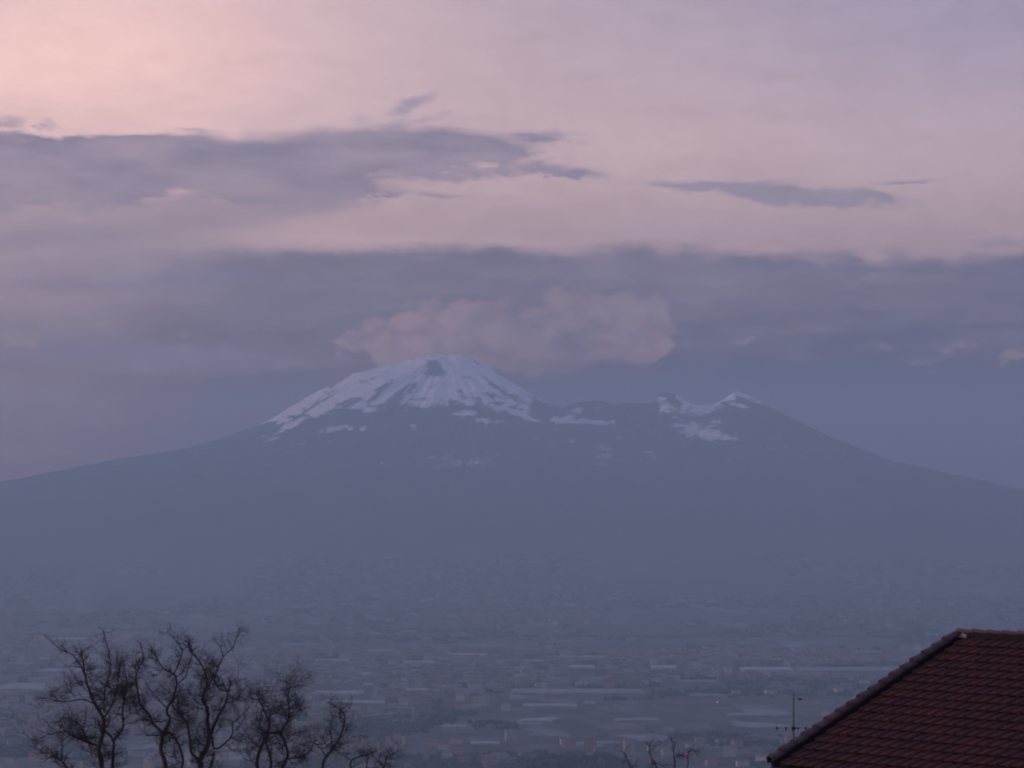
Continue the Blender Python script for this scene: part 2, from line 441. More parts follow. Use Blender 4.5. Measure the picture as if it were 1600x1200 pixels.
# ------------------------------------------------------------------ the volcano
def spots(px, py, lst):
    t = np.zeros_like(px)
    for (cx, cy, rx, ry, rot, w) in lst:
        c, s = math.cos(R(rot)), math.sin(R(rot)); u, v = px - cx, -(py - cy)
        up, vp = (u * c + v * s) / rx, (v * c - u * s) / ry
        t = t + w * np.exp(-(up * up + vp * vp))
    return t
def mountain_attr(X, Y, Z):
    px = X / (Y * K) + 800; py = 800 - (Z - CAMZ) / (Y * K)
    ax = (700 - 800) * MP; th = np.arctan2(Y - Y0, X - ax); ra = np.hypot(X - ax, Y - Y0)
    line = np.interp(px, [300, 400, 450, 500, 540, 600, 650, 700, 780, 830, 860, 900, 1010, 1030, 1060, 1090, 1130, 1170, 1215, 1230],
                     [640, 664, 662, 645, 640, 640, 634, 632, 634, 630, 622, 600, 600, 626, 646, 646, 632, 622, 638, 600])
    n1 = 2.2 * (fbm(X / 80, Z / 24, 5) - .5); n2 = 2.2 * (fbm(X / 260 + 9, Z / 45 + 3, 4) - .5); n3 = 2.4 * (fbm(X / 34, Z / 12, 4) - .5)
    s = (line - py) / 8.0 + n1 * 2.3 + n2 * 1.7 + n3 * 1.3
    s = np.clip(s, -1.2, 1.6)
    # bare rock ribs running down the cone
    ribs = fbm(th * 30 + 2.2 * fbm(X / 300, Z / 300, 2), ra / 420, 4)
    ribw = np.interp(px, [480, 640, 700, 760, 850], [1.0, .8, .35, .6, 1.0])
    s = s - np.clip((ribs - .53) * 12, 0, 1.9) * ribw
    s = s - 3.0 * spots(px, py, [(682, 582, 15, 6, -6, 1.0), (679, 574, 9, 7, 0, 1.0), (677, 566, 4, 5, 0, .9)]) * np.clip(1.0 + .6 * n3, .4, 1.4)
    s = s - 2.3 * np.clip(.75 + 1.5 * n3 + .8 * n1, 0, 1.6) * spots(px + 5 * n1, py + 4 * n3, [(680, 581, 17, 6, -4, 1.4), (678, 573, 10, 7, 0, 1.3), (676, 565, 5, 6, 0, 1.2), (645, 605, 5, 13, -12, 1), (673, 604, 9, 4, 0, .9), (600, 606, 24, 4, 40, 1), (590, 618, 20, 4, 45, .9),
                                 (625, 619, 14, 3, 50, .9), (545, 628, 24, 5, 12, 1.0), (520, 605, 26, 3, 36, .9), (738, 563, 10, 3, -40, 1), (770, 601, 18, 4, -25, 1), (800, 618, 26, 4, -25, 1.1),
                                 (778, 620, 22, 3, -10, .9), (705, 600, 8, 3, 0, .7), (730, 592, 10, 3, -20, .6), (1045, 616, 20, 4, -8, 1.2), (1160, 624, 16, 4, -35, 1.0), (930, 640, 20, 6, 0, .8)])
    patches = spots(px, py, [(545, 669, 34, 4.5, 0, 1.6), (500, 672, 26, 3.5, 3, 1.0), (440, 672, 40, 5, 24, .9), (470, 655, 40, 6, 30, 1.0), (420, 688, 24, 3, 15, .6), (728, 645, 20, 5, 0, 1.5), (770, 658, 36, 3.5, -3, 1.3),
                             (755, 668, 20, 3, 0, .8), (820, 650, 40, 4, -22, 1.3), (880, 656, 34, 5, 0, 1.5), (925, 660, 44, 3, 0, 1.2), (985, 665, 30, 2.5, 0, 1.0), (838, 683, 8, 5, 0, 1.0), (895, 688, 8, 9, 0, .9),
                             (725, 722, 46, 12, 0, 1.15), (670, 713, 20, 5, 0, .8), (950, 708, 26, 12, -30, 1.0), (1015, 708, 14, 6, -30, .8), (1080, 676, 36, 8, -6, 1.5), (1130, 680, 22, 6, -18, 1.6),
                             (1065, 640, 26, 12, 0, 1.3), (1035, 640, 14, 16, -20, 1.0), (1100, 640, 22, 7, 0, 1.0), (1145, 629, 28, 4, -20, 1.6), (1170, 617, 30, 3.5, -30, 1.4), (1120, 655, 26, 10, 0, .6),
                             (900, 640, 10, 8, 0, 1.0), (935, 641, 5, 14, -8, .9), (1085, 662, 30, 10, 0, .9), (800, 640, 26, 6, -10, 1.2), (645, 665, 8, 3, 0, .9), (690, 655, 20, 3, 0, .5)])
    s2 = patches * 1.7 + n1 * 1.6 + n3 * 1.5 - 1.35
    snow = np.clip(np.maximum(s, s2) * .55 + .40, 0, 1)
    faint = np.interp(py, [640, 690, 730, 760], [1, .8, .5, 0])
    snow = np.where(py > 645, snow * faint, snow)
    snow = np.where(Y > Y0 + 250, np.clip((Z - 950) / 60 + n1 * 3, 0, 1), snow)
    return {'snow': snow, 'grain': n1 + .5}
def mountain_mat(t, b):
    at = t.nodes.new('ShaderNodeAttribute'); at.attribute_name = 'snow'
    pos = geo_pos(t)
    sp = t.nodes.new('ShaderNodeSeparateXYZ'); t.links.new(pos, sp.inputs[0])
    x_, y_, z = (E(t, sp.outputs[i]) for i in range(3))
    n = noise(t, pos, .012, 6, .65); n2 = noise(t, pos, .003, 5, .6)
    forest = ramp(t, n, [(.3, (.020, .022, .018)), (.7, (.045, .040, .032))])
    low = ramp(t, n, [(.3, (.07, .072, .066)), (.55, (.13, .125, .112)), (.75, (.24, .22, .20))])  # towns and fields, painted paler to stand in for thicker haze at the foot
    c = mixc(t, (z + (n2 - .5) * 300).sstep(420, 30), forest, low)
    c = mixc(t, n2.sstep(.45, .62) * .5, c, (.075, .075, .06))
    run = combine(t, x_, y_ * .35, z * .25); nf = noise(t, run, .045, 5, .65)
    c = mixc(t, (z + (n2 - .5) * 160).sstep(190, 30), c, field_colour(t, pos, x_, y_))
    s = (E(t, at.outputs['Fac']) + (n - .5) * .9 + (nf - .5) * 1.5).sstep(.14, .98)
    c = mixc(t, s, c, (.86, .85, .88))
    t.links.new(c, b.inputs['Base Color'])
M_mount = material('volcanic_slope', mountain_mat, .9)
mx = np.unique(np.concatenate([np.linspace(-9500, -2600, 90), np.linspace(-2600, 2600, 620), np.linspace(2600, 9500, 90)]))
my = np.unique(np.concatenate([np.linspace(9300, 12500, 90), np.linspace(12500, 14600, 90), np.linspace(14600, 16300, 230), np.linspace(16300, 23000, 60)]))
def mh(X, Y):
    h = mountain_h(X, Y); return np.where(h < 2, -3, h)
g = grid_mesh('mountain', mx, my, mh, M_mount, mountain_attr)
g['kind'] = 'structure'; g['label'] = 'snow capped volcano with a broad cone and a lower jagged ridge to its right'

def surf(x, y):
    return float(max(mountain_h(np.array([[x]]), np.array([[y]]))[0, 0], ground_h(np.array([[x]]), np.array([[y]]))[0, 0]))

# ------------------------------------------------------------------ town on the plain
M_wall = {
    'cream': simple('cream_plaster', (.27, .245, .22), .2, .15), 'pink': simple('pink_plaster', (.27, .165, .145), .2, .15),
    'grey': simple('grey_concrete', (.17, .17, .18), .2, .15), 'white': simple('white_plaster', (.38, .37, .37), .15, .15),
    'ochre': simple('ochre_plaster', (.23, .18, .12), .2, .15)}
M_roof = {'red': simple('terracotta_roof', (.15, .085, .07), .3, .3), 'grey': simple('flat_grey_roof', (.16, .16, .17), .3, .3)}
M_glass = simple('dark_windows', (.04, .045, .06), .2, .2, .3)
M_plastic = simple('greenhouse_plastic', (.23, .23, .243), .5, .03, .5, .9)
M_frame = simple('galvanised_frame', (.3, .3, .31), .1, .5)

def house_meshes(w, d, h, kind):
    wall = MB(); wall.box((0, 0, h / 2), (w, d, h), 0)
    fl = max(2, int(h / 3.2)); nwin = max(2, int(w / 4))
    for f in range(fl):
        for i in range(nwin):
            cx = -w / 2 + (i + .5) * w / nwin
            wall.box((cx, -d / 2 - .02, (f + .55) * h / fl), (1.3, .12, 1.5), 1)
    roof = MB()
    if kind == 'gable':
        e = .5; z0, z1 = h, h + d * .2
        roof.add([(-w/2-e, -d/2-e, z0), (w/2+e, -d/2-e, z0), (w/2+e, d/2+e, z0), (-w/2-e, d/2+e, z0), (-w/2-e, 0, z1), (w/2+e, 0, z1)],
                 [(0, 1, 5, 4), (2, 3, 4, 5), (0, 4, 3), (1, 2, 5), (3, 2, 1, 0)])
    else:
        roof.box((0, 0, h + .2), (w + .6, d + .6, .4)); roof.box((w * .2, 0, h + 1.4), (w * .2, d * .4, 2.0))
    return wall, roof
HTYPES = []
rnd = random.Random(11)
for kind, w, d, h, wm, rm in [('gable', 14, 10, 7, 'cream', 'red'), ('flat', 18, 12, 12, 'pink', 'grey'), ('flat', 24, 12, 10, 'grey', 'grey'), ('gable', 18, 12, 8, 'white', 'red'),
                              ('flat', 16, 14, 15, 'cream', 'grey'), ('gable', 12, 10, 7, 'ochre', 'red'), ('flat', 34, 20, 7, 'grey', 'grey'), ('gable', 20, 11, 9, 'pink', 'red')]:
    a, b = house_meshes(w, d, h, kind)
    HTYPES.append((kind, w, d, h, wm, rm, a, b))
WORD = {'cream': 'cream', 'pink': 'pinkish', 'grey': 'grey', 'white': 'whitish', 'ochre': 'ochre'}
first = {}; pending = []
def place_house(ti, x, y, rz, sc=(1, 1, 1), label=None, group=True):
    kind, w, d, h, wm, rm, a, b = HTYPES[ti]
    if ti not in first:
        wo_ = a.build('town_building', None, None, mats=[M_wall[wm], M_glass]); ro_ = b.build('roof', M_roof[rm], wo_)
        first[ti] = (wo_, ro_)
    else:
        w0, r0 = first[ti]
        wo_ = w0.copy(); scene.collection.objects.link(wo_); ro_ = r0.copy(); scene.collection.objects.link(ro_); ro_.parent = wo_
        for k in list(wo_.keys()):
            if k in ('label', 'group', 'category'): del wo_[k]
    wo_.location = (x, y, surf(x, y) - .3); wo_.rotation_euler = (0, 0, rz); wo_.scale = sc
    shape = 'pitched roof' if kind == 'gable' else ('flat roof' if w < 30 else 'long flat shed roof')
    if label: tag(wo_, label, 'building')
    else:
        form = {0: 'small cream house', 1: 'pinkish mid-rise block', 2: 'wide low grey block', 3: 'whitish house', 4: 'tall narrow cream block', 5: 'small ochre house', 6: 'broad grey warehouse', 7: 'long pinkish house'}[ti]
        px, py = x / (y * K) + 800, 800 + (CAMZ - surf(x, y)) / (y * K)
        pending.append((wo_, form, px, py))
    return wo_
def yd(py): return CAMZ / ((py - 800) * K)            # distance of plain seen at photo row py
def at_plain(px, py, h=0):
    d = (CAMZ - h) / ((py - 800) * K); return (px - 800) * K * d, d

GH = [
    (800, 1008, 1085, 6, 'longest bright greenhouse, right of centre in the plain'),
    (-10, 68, 1079, 9, 'broad pale greenhouse at the left edge of the plain'),
    (62, 136, 1051, 4, 'greenhouse behind the upper left twigs of the leftmost tree'),
    (140, 182, 1053, 5, 'short greenhouse seen through the leftmost treetop'),
    (212, 250, 1054, 5, 'short greenhouse between the first two treetops'),
    (502, 604, 1101, 4, 'long bright greenhouse right of the trees, lower of the close pair'),
    (490, 566, 1086, 4, 'greenhouse right of the trees, upper of the close pair'),
    (566, 580, 1073, 3, 'tiny bright greenhouse above the close pair right of the trees'),
    (488, 548, 1035, 3, 'thin greenhouse above the fourth treetop'),
    (560, 612, 1019, 2, 'thin far greenhouse left of centre'),
    (628, 682, 1038, 3, 'thin greenhouse just left of centre in the middle plain'),
    (635, 668, 1081, 3, 'small greenhouse between the close pair and the longest one'),
    (700, 760, 1025, 2, 'far thin greenhouse left of the bottom centre knoll line'),
    (818, 850, 1036, 3, 'short greenhouse above the left half of the longest one'),
    (888, 930, 1045, 3, 'short bright greenhouse above the middle of the longest one'),
    (870, 950, 1029, 2, 'thin greenhouse two rows above the longest one'),
    (1018, 1058, 1046, 4, 'wide pale greenhouse above the right end of the longest one'),
    (1158, 1240, 1049, 4, 'pale greenhouse strip above the antenna, left piece'),
    (1246, 1400, 1050, 5, 'pale greenhouse strip reaching the tiled roof edge'),
    (1138, 1206, 1121, 4, 'pale greenhouse just left of the antenna mast'),
    (818, 902, 1106, 4, 'dimmer greenhouse directly below the longest one'),
    (816, 862, 1129, 3, 'short greenhouse above the pink apartment blocks'),
    (960, 1030, 1128, 2, 'thin greenhouse below the right end of the longest one'),
    (930, 950, 1063, 2, 'small greenhouse just above the longest one'),
    (818, 862, 986, 2, 'far greenhouse strip near the volcano foot at centre'),
    (940, 1050, 984, 2, 'long far greenhouse strip near the volcano foot right of centre'),
    (1185, 1232, 973, 2, 'far greenhouse strip near the volcano foot at right'),
    (1340, 1378, 1022, 3, 'greenhouse strip above the slope of the tiled roof'),
    (80, 130, 1000, 2, 'far greenhouse above the leftmost treetop'),
    (10, 50, 1040, 3, 'greenhouse near the left edge above the broad one'),
    (350, 382, 1174, 4, 'greenhouse low behind the third tree trunk'),
    (735, 780, 1165, 3, 'greenhouse low in front, left of the knoll'),
    (690, 730, 1139, 3, 'short greenhouse left of the pink apartment blocks'),
    (450, 500, 1010, 2, 'far greenhouse above the fourth and fifth treetops'),
    (1080, 1130, 1090, 3, 'greenhouse between the longest one and the antenna'),
    (1060, 1120, 1068, 3, 'greenhouse right of the longest one and slightly higher')]
def near_gh(x, y, up=5, z=0):
    px, py = x / (y * K) + 800, 800 + (CAMZ - z) / (y * K)
    return any(g_[0] - 6 < px < g_[1] + 6 and g_[2] - g_[3] - 2 < py < g_[2] + up for g_ in GH)
# salient buildings, each with a label of its own
for (px, py, ti, sc, lab) in [
        (892, 1176, 1, (1.0, 1, 1.7), 'tall pink apartment block above left end of the dark wooded knoll'),
        (922, 1176, 1, (1.15, 1, 1.8), 'tall salmon apartment block above middle of the dark wooded knoll'),
        (983, 1180, 4, (1.1, 1, 1.3), 'pale pinkish block just right of the dark wooded knoll'),
        (1045, 1146, 3, (.9, 1, .9), 'small bright whitish house above the bare treetop at bottom centre'),
        (725, 1150, 7, (1.3, 1, .7), 'low pinkish house between bottom centre field and left trees'),
        (765, 1198, 1, (1.4, 1, 1.1), 'broad orange pink block cut by the bottom edge left of the knoll'),
        (640, 1165, 5, (1.2, 1, .8), 'small reddish house just right of the rightmost bare tree'),
        (938, 1131, 5, (.5, 1, 1.5), 'narrow yellowish tower above the two pink apartment blocks'),
        (215, 1126, 7, (1.2, 1, 1.0), 'pink house seen between the first and second bare trees'),
        (310, 1145, 7, (1.4, 1, 1.3), 'pink house behind the trunk of the tallest bare tree'),
        (170, 1122, 1, (.9, 1, .8), 'salmon house seen inside the crown of the leftmost tree'),
        (545, 988, 3, (1.5, 1, 1.0), 'pale house alone in the far fields right of the treetops'),
        (1290, 1122, 3, (.8, 1, 1.0), 'small whitish house between antenna mast and tiled roof edge'),
        (1150, 1087, 3, (1.0, 1, .8), 'bright white house above left of the rooftop antenna'),
        (660, 998, 4, (1.6, 1, 1.0), 'pale tower block in the far fields above centre left'),
        (755, 1105, 4, (1.0, 1, 1.0), 'pale block left of the long bright greenhouse'),
        (1060, 983, 1, (2.2, 1, .8), 'pinkish factory at the foot of the volcano, right of centre')]:
    x, y = at_plain(px, py); place_house(ti, x, y, rnd.uniform(-.3, .3), sc, lab)

# nearest houses as individuals
placed = []
n = 0
while n < 255:
    y = 4450 + 2700 * rnd.random() ** 1.1; x = rnd.uniform(-.2, .2) * y
    if fbm(np.array([x / 500.]), np.array([y / 900.]), 3)[0] < .47 - .12 * (rnd.random() < .3): continue
    if near_gh(x, y, 11): continue
    if any(abs(x - q[0]) < 32 and abs(y - q[1]) < 60 for q in placed): continue
    placed.append((x, y)); n += 1
    place_house(rnd.choices(range(8), [5, 3, 3, 4, 3, 3, 1, 3])[0], x, y, rnd.choice([0, 0, .2, -.25, .5]), (rnd.uniform(.8, 1.3), 1, rnd.uniform(.8, 1.25)))

# the rest of the town, as one mass
def town_mat(t, b):
    at = t.nodes.new('ShaderNodeAttribute'); at.attribute_name = 'tint'
    c = ramp(t, E(t, at.outputs['Fac']), [(0, (.07, .065, .062)), (.25, (.14, .12, .11)), (.5, (.20, .14, .125)), (.7, (.20, .19, .18)), (.9, (.28, .27, .26)), (1, (.42, .41, .41))])
    t.links.new(c, b.inputs['Base Color'])
M_town = material('town_walls', town_mat, .9)
N = 6800
tv, tf, tt = [], [], []
k = 0
cx_, cy_ = [], []
rr = np.random.default_rng(5)
while k < N:
    y = 5100 + 7700 * rr.random() ** .85; x = rr.uniform(-.205, .205) * y
    if y < 7100 and rr.random() < .35: continue
    if fbm(np.array([x / 700.]), np.array([y / 1500.]), 3)[0] < .43 + .1 * rr.random(): continue
    if near_gh(x, y, 8): continue
    cx_.append(x); cy_.append(y); k += 1
cx_, cy_ = np.array(cx_), np.array(cy_)
zz = np.maximum(mountain_h(cx_, cy_), 0)
for x, y, z in zip(cx_, cy_, zz):
    w, d, h = rr.uniform(10, 34), rr.uniform(10, 16), rr.uniform(5, 13)
    if rr.random() < .06: w *= 2.4; h = 7
    a = rr.uniform(-.3, .3); c, s = math.cos(a), math.sin(a); o = len(tv)
    for zz_ in (z - 4, z + h):
        for (u, v) in ((-w / 2, -d / 2), (w / 2, -d / 2), (w / 2, d / 2), (-w / 2, d / 2)): tv.append((x + u * c - v * s, y + u * s + v * c, zz_))
    r1 = z + h + 2.2
    tv.append((x - w / 2 * c, y - w / 2 * s, r1)); tv.append((x + w / 2 * c, y + w / 2 * s, r1))
    tf += [(o, o + 1, o + 5, o + 4), (o + 1, o + 2, o + 6, o + 5), (o + 2, o + 3, o + 7, o + 6), (o + 3, o, o + 4, o + 7),
           (o + 4, o + 5, o + 9, o + 8), (o + 6, o + 7, o + 8, o + 9), (o + 4, o + 8, o + 7), (o + 5, o + 6, o + 9)]
    ct = rr.random() ** 1.2; rt = rr.uniform(0, .5); tt += [ct] * 4 + [rt, rt, ct, ct]
town = mesh_obj('distant_town', tv, tf, M_town)
at = town.data.attributes.new('tint', 'FLOAT', 'FACE'); at.data.foreach_set('value', tt)
tag(town, 'mass of faint far houses spread over the hazy plain to the foot of the volcano', 'town', kind='stuff')

# tree cover between the houses
def leaf_mat(t, b):
    n = noise(t, geo_pos(t), .05, 4)
    t.links.new(ramp(t, n, [(.3, (.018, .026, .020)), (.7, (.045, .05, .035))]), b.inputs['Base Color'])
M_leaf = material('orchard_leaves', leaf_mat, .9)
mb = MB(); ico_v = []; 
def blob(mbx, x, y, z, r, h, rg):
    vs = [(x + rg.uniform(-.2, .2) * r, y, z + h * rg.uniform(.9, 1.1))]
    for j, zf in ((0, .72), (1, .25)):
        for i in range(6):
            q = i * math.pi / 3 + j * .5; rad = r * rg.uniform(.7, 1.1) * (.75 if j == 0 else 1)
            vs.append((x + rad * math.cos(q), y + rad * math.sin(q), z + h * zf * rg.uniform(.85, 1.15)))
    vs.append((x, y, z))
    fs = [(0, 1 + i, 1 + (i + 1) % 6) for i in range(6)] + [(1 + i, 7 + i, 7 + (i + 1) % 6, 1 + (i + 1) % 6) for i in range(6)] + [(13, 7 + (i + 1) % 6, 7 + i) for i in range(6)]
    mbx.add(vs, fs)
pyr = random.Random(3)
k = 0
while k < 5200:
    y = 4400 + 6900 * pyr.random() ** 1.7; x = pyr.uniform(-.205, .205) * y
    if fbm(np.array([x / 260. + 50]), np.array([y / 500.]), 3)[0] < .5: continue
    L_ = pyr.choice([1, 1, 3, 6]); k += 1
    if near_gh(x, y, 8) or near_gh(x + 40, y, 8): continue
    for j in range(L_):
        blob(mb, x + j * 8, y + pyr.uniform(-3, 3), 0 if y < 9400 else surf(x, y) - 1, pyr.uniform(4, 8), pyr.uniform(5, 11), pyr)
o = mb.build('orchard_trees', M_leaf, smooth=True)
tag(o, 'dark rows and clumps of trees between the houses of the plain', 'trees', kind='stuff')

# greenhouses: low multi-span plastic roofs
def greenhouse(px0, px1, py, dp, label):
    d0 = yd(py); x0, x1 = (px0 - 800) * K * d0, (px1 - 800) * K * d0
    w = x1 - x0; dep = max(18, dp * d0 / (py - 800)); n = max(1, int(dep / 9)); h = 3.2
    cov, fr = MB(), MB()
    cs = []
    for i in range(n):
        for q in range(6): 
            a = math.pi * q / 6; cs.append((i * 9 + 4.5 - 4.5 * math.cos(a), h + 1.9 * math.sin(a)))
    cs.append((n * 9, h)); cs = [(0, .2)] + cs + [(n * 9, .2)]
    vs = [(-w / 2, a, b) for a, b in cs] + [(w / 2, a, b) for a, b in cs]; m_ = len(cs)
    fs = [(i, i + m_, i + 1 + m_, i + 1) for i in range(m_ - 1)] + [tuple(range(m_))[::-1], tuple(range(m_, 2 * m_))]
    cov.add(vs, fs)
    root = cov.build('greenhouse', M_plastic)
    for s_ in (-1, 1):
        fr.box((s_ * (w / 2 + .1), n * 4.5, 1.6), (.25, n * 9, .25))
    for q in range(max(2, int(w / 25))):
        fr.box((-w / 2 + (q + .5) * w / max(2, int(w / 25)), -.15, 1.7), (.3, .25, 3.2))
    fr.build('frame', M_frame, root)
    root.location = ((x0 + x1) / 2, d0, 0); root.rotation_euler = (0, 0, rnd.uniform(-.02, .02))
    tag(root, label, 'greenhouse', 'pale plastic greenhouses on the plain')
for a in GH:
    greenhouse(*a)

# a label for every single house, from the nearest landmark
LM = [('the longest bright greenhouse', 904, 1085), ('the broad greenhouse at the left edge', 30, 1079), ('the crown of the leftmost bare tree', 150, 1090),
      ('the crown of the second bare tree', 245, 1110), ('the crown of the tallest bare tree', 330, 1080), ('the crown of the fourth bare tree', 430, 1110),
      ('the fifth, leaning bare tree', 515, 1150), ('the lower of the close greenhouse pair', 553, 1101), ('the tiny bright greenhouse', 573, 1073),
      ('the two pink apartment blocks', 907, 1165), ('the dark wooded knoll', 905, 1190), ('the small bare treetop at bottom centre', 1045, 1180),
      ('the antenna mast', 1240, 1120), ('the lower corner of the tiled roof', 1203, 1190), ('the greenhouse left of the antenna', 1172, 1121),
      ('the pale greenhouse strip above the antenna', 1200, 1049), ('the strip reaching the roof edge', 1320, 1050), ('the short greenhouse above the knoll', 839, 1129),
      ('the dim greenhouse below the longest', 860, 1106), ('the greenhouse low in front, left of the knoll', 757, 1165), ('the short greenhouse by the apartments', 710, 1139),
      ('the small greenhouse right of the close pair', 651, 1081), ('the thin greenhouse left of centre', 655, 1038), ('the faint low treetop right of the trees', 585, 1180),
      ('the thin greenhouse below the longest one', 995, 1128), ('the greenhouse before the antenna', 1105, 1090), ('the left picture edge', 0, 1150),
      ('the bright greenhouse above the longest one', 909, 1045), ('the gable slope of the tiled roof', 1350, 1090), ('the peak of the tiled roof', 1500, 985)]
ORD = ['nearest', 'second', 'third', 'fourth', 'fifth', 'sixth', 'seventh', 'eighth', 'ninth', 'tenth', 'eleventh', 'twelfth', 'thirteenth', 'fourteenth']
bucket = {}
for (ob, form, px, py) in pending:
    nm, lx, ly = min(LM, key=lambda q: abs(px - q[1]) + 1.6 * abs(py - q[2]))
    ddx, ddy = px - lx, (py - ly) * 1.6
    d_ = ('right of' if ddx > 0 else 'left of') if abs(ddx) > abs(ddy) else ('in front of' if ddy > 0 else 'beyond')
    bucket.setdefault((form, nm, d_), []).append((abs(ddx) + abs(ddy), ob))
for (form, nm, d_), lst in bucket.items():
    lst.sort(key=lambda q: q[0])
    for i, (_, ob) in enumerate(lst):
        w_ = '' if len(lst) == 1 else ORD[min(i, 13)] + ' '
        tag(ob, f'{w_}{form} {d_} {nm}', 'building', 'houses scattered over the hazy plain')

x, y = at_plain(1120, 1104)
lamp = empty('street_lamp', (x, y, 0)); tag(lamp, 'single tiny white lit lamp between the longest greenhouse and the antenna', 'street lamp')
q = MB(); q.tube([(0, 0, 0), (0, 0, 9)], .12, 6); q.tube([(0, 0, 9), (.9, -.2, 9.4)], .08, 6); q.build('pole', M_frame, lamp)
lm = bpy.data.materials.new('lamp_glow'); lm.use_nodes = True
lm.node_tree.nodes['Principled BSDF'].inputs['Emission Color'].default_value = (1, .95, .9, 1); lm.node_tree.nodes['Principled BSDF'].inputs['Emission Strength'].default_value = 1.5
q = MB(); q.tube([(.4, -.2, 9.1), (.7, -.2, 9.4), (1.9, -.2, 9.6), (2.1, -.2, 9.5)], [.3, .6, .6, .3], 8); q.build('lamp_head', lm, lamp)
# dark wooded knoll at bottom centre
def knoll_h(X, Y):
    return 95 * np.exp(-((X - 95) / 95) ** 2 * 1.0) ** .8 * np.exp(-((Y - 4000) / 150) ** 2) - 3
kx, ky = (905 - 800) * K * 4000, 4000.0
KT = CAMZ - (1181 - 800) * K * 4000
def knoll_h(X, Y):
    u = (X - kx) / 92; return KT * np.exp(-np.abs(u) ** 4 * .5 - ((Y - ky) / 170) ** 2) + 3 * np.sin(X / 17) * np.exp(-u * u) - 4
g = grid_mesh('wooded_hill', np.linspace(kx - 190, kx + 190, 50), np.linspace(ky - 380, ky + 380, 40), knoll_h, M_leaf); g['kind'] = 'structure'
mb = MB(); kr = random.Random(9)
for i in range(1300):
    x = kr.uniform(kx - 110, kx + 110); y = kr.uniform(ky - 260, ky + 160)
    z = float(knoll_h(np.array(x), np.array(y)))
    if z < 8: continue
    blob(mb, x, y, z - 1, kr.uniform(2.5, 5), kr.uniform(4, 9), kr)
o = mb.build('wood', M_leaf); tag(o, 'dark evergreen wood covering the knoll at bottom centre', 'trees', kind='stuff')

# ------------------------------------------------------------------ tiled house at lower right
A = R(50)
ridge_dir = Vector((math.cos(A), -math.sin(A), 0)); run_dir = Vector((math.sin(A), math.cos(A), 0))
EV = P(1205, 1197, 52.0)
RUN, RISE = 5.07, 2.17
SL = math.hypot(RUN, RISE); up_dir = (run_dir * RUN + Vector((0, 0, RISE))) / SL
nrm = ridge_dir.cross(up_dir).normalized()
if nrm.z < 0: nrm = -nrm
LEN = 11.0; ROWS = 17; EXPO = (SL - .13) / ROWS; TW = .25
def roofp(s, t, n=0.0): return EV + ridge_dir * s + up_dir * t + nrm * n      # s along the ridge, t up the slope

def tile_mat(t, b):
    oi = t.nodes.new('ShaderNodeObjectInfo'); pos = objc(t)
    gp = geo_pos(t)
    n = noise(t, gp, 14, 5, .65); n2 = noise(t, gp, 1.3, 3)
    c = ramp(t, E(t, oi.outputs['Random']), [(0, (0.0375, 0.0137, 0.0155)), (.3, (0.0550, 0.0157, 0.0155)), (.55, (0.0475, 0.0176, 0.0172)), (.9, (0.0600, 0.0167, 0.0155)), (1, (0.0775, 0.0176, 0.0172))])
    c = mixc(t, n.sstep(.45, .75) * .55, c, (0.0688, 0.0353, 0.0327))
    c = mixc(t, n2.sstep(.5, .7) * .35, c, (.022, .018, .020))
    t.links.new(c, b.inputs['Base Color'])
    bp = t.nodes.new('ShaderNodeBump'); bp.inputs['Strength'].default_value = .3; bp.inputs['Distance'].default_value = .01
    t.links.new(n.v, bp.inputs['Height']); t.links.new(bp.outputs[0], b.inputs['Normal'])
M_tile = material('weathered_clay_tile', tile_mat, .85)
M_cap = simple('lit_clay_cap', (.095, .055, .066), .4, 9)  # cap clay painted paler than the tiles for the light it catches
M_mortar = simple('lime_mortar', (.24, .20, .17), .3, 8)
M_plaster = simple('house_plaster', (.30, .26, .22), .15, 1)
M_dark = simple('dark_gutter_metal', (.02, .02, .03), .2, 4, .5)
M_deck = simple('underlay_and_ridge_shade', (.012, .010, .010), .2, 4)  # underlay; also colours the strip of painted shade below the ridge

house = empty('tiled_house', EV + ridge_dir * (LEN / 2) + run_dir * RUN + Vector((0, 0, 390 - EV.z)))
tag(house, 'gabled house at lower right showing its dark red interlocking tile roof', 'house')
hinv = house.matrix_world
def setworld(o, M):
    """M is a world matrix; the house empty is unrotated"""
    o.matrix_local = M
def Wm(origin, ex, ey, ez):
    from mathutils import Matrix
    m = Matrix.Identity(4)
    for i, a in enumerate((ex, ey, ez)): m[0][i], m[1][i], m[2][i] = a
    o_ = origin - house.location
    m[0][3], m[1][3], m[2][3] = o_; return m

# one tile: flat pan with a raised roll at the left and a lip; butt end thick
def tile_geo():
    prof_ = [(0, .000), (.012, .030), (.04, .048), (.07, .032), (.085, .008), (.15, .004), (.20, .014), (.235, .010), (.252, .000)]
    L_ = EXPO + .05; T_ = .016; m_ = len(prof_)
    vs = []
    for (y, zo) in ((0, .060), (L_, .008)):
        for x, z in prof_: vs.append((x, y, z + zo))
        for x, z in prof_: vs.append((x, y, z * .55 + zo - T_))
    f = [(i, i + 1, 2 * m_ + i + 1, 2 * m_ + i) for i in range(m_ - 1)]
    f += [(i + 1, i, m_ + i, m_ + i + 1) for i in range(m_ - 1)]
    f += [(m_ + i + 1, m_ + i, 3 * m_ + i, 3 * m_ + i + 1) for i in range(m_ - 1)]
    f += [(0, 2 * m_, 3 * m_, m_), (m_ - 1, 2 * m_ - 1, 4 * m_ - 1, 3 * m_ - 1)]
    return vs, f
tvs, tfs = tile_geo()
tile_me = bpy.data.meshes.new('tile'); tile_me.from_pydata(tvs, [], tfs); tile_me.materials.append(M_tile)
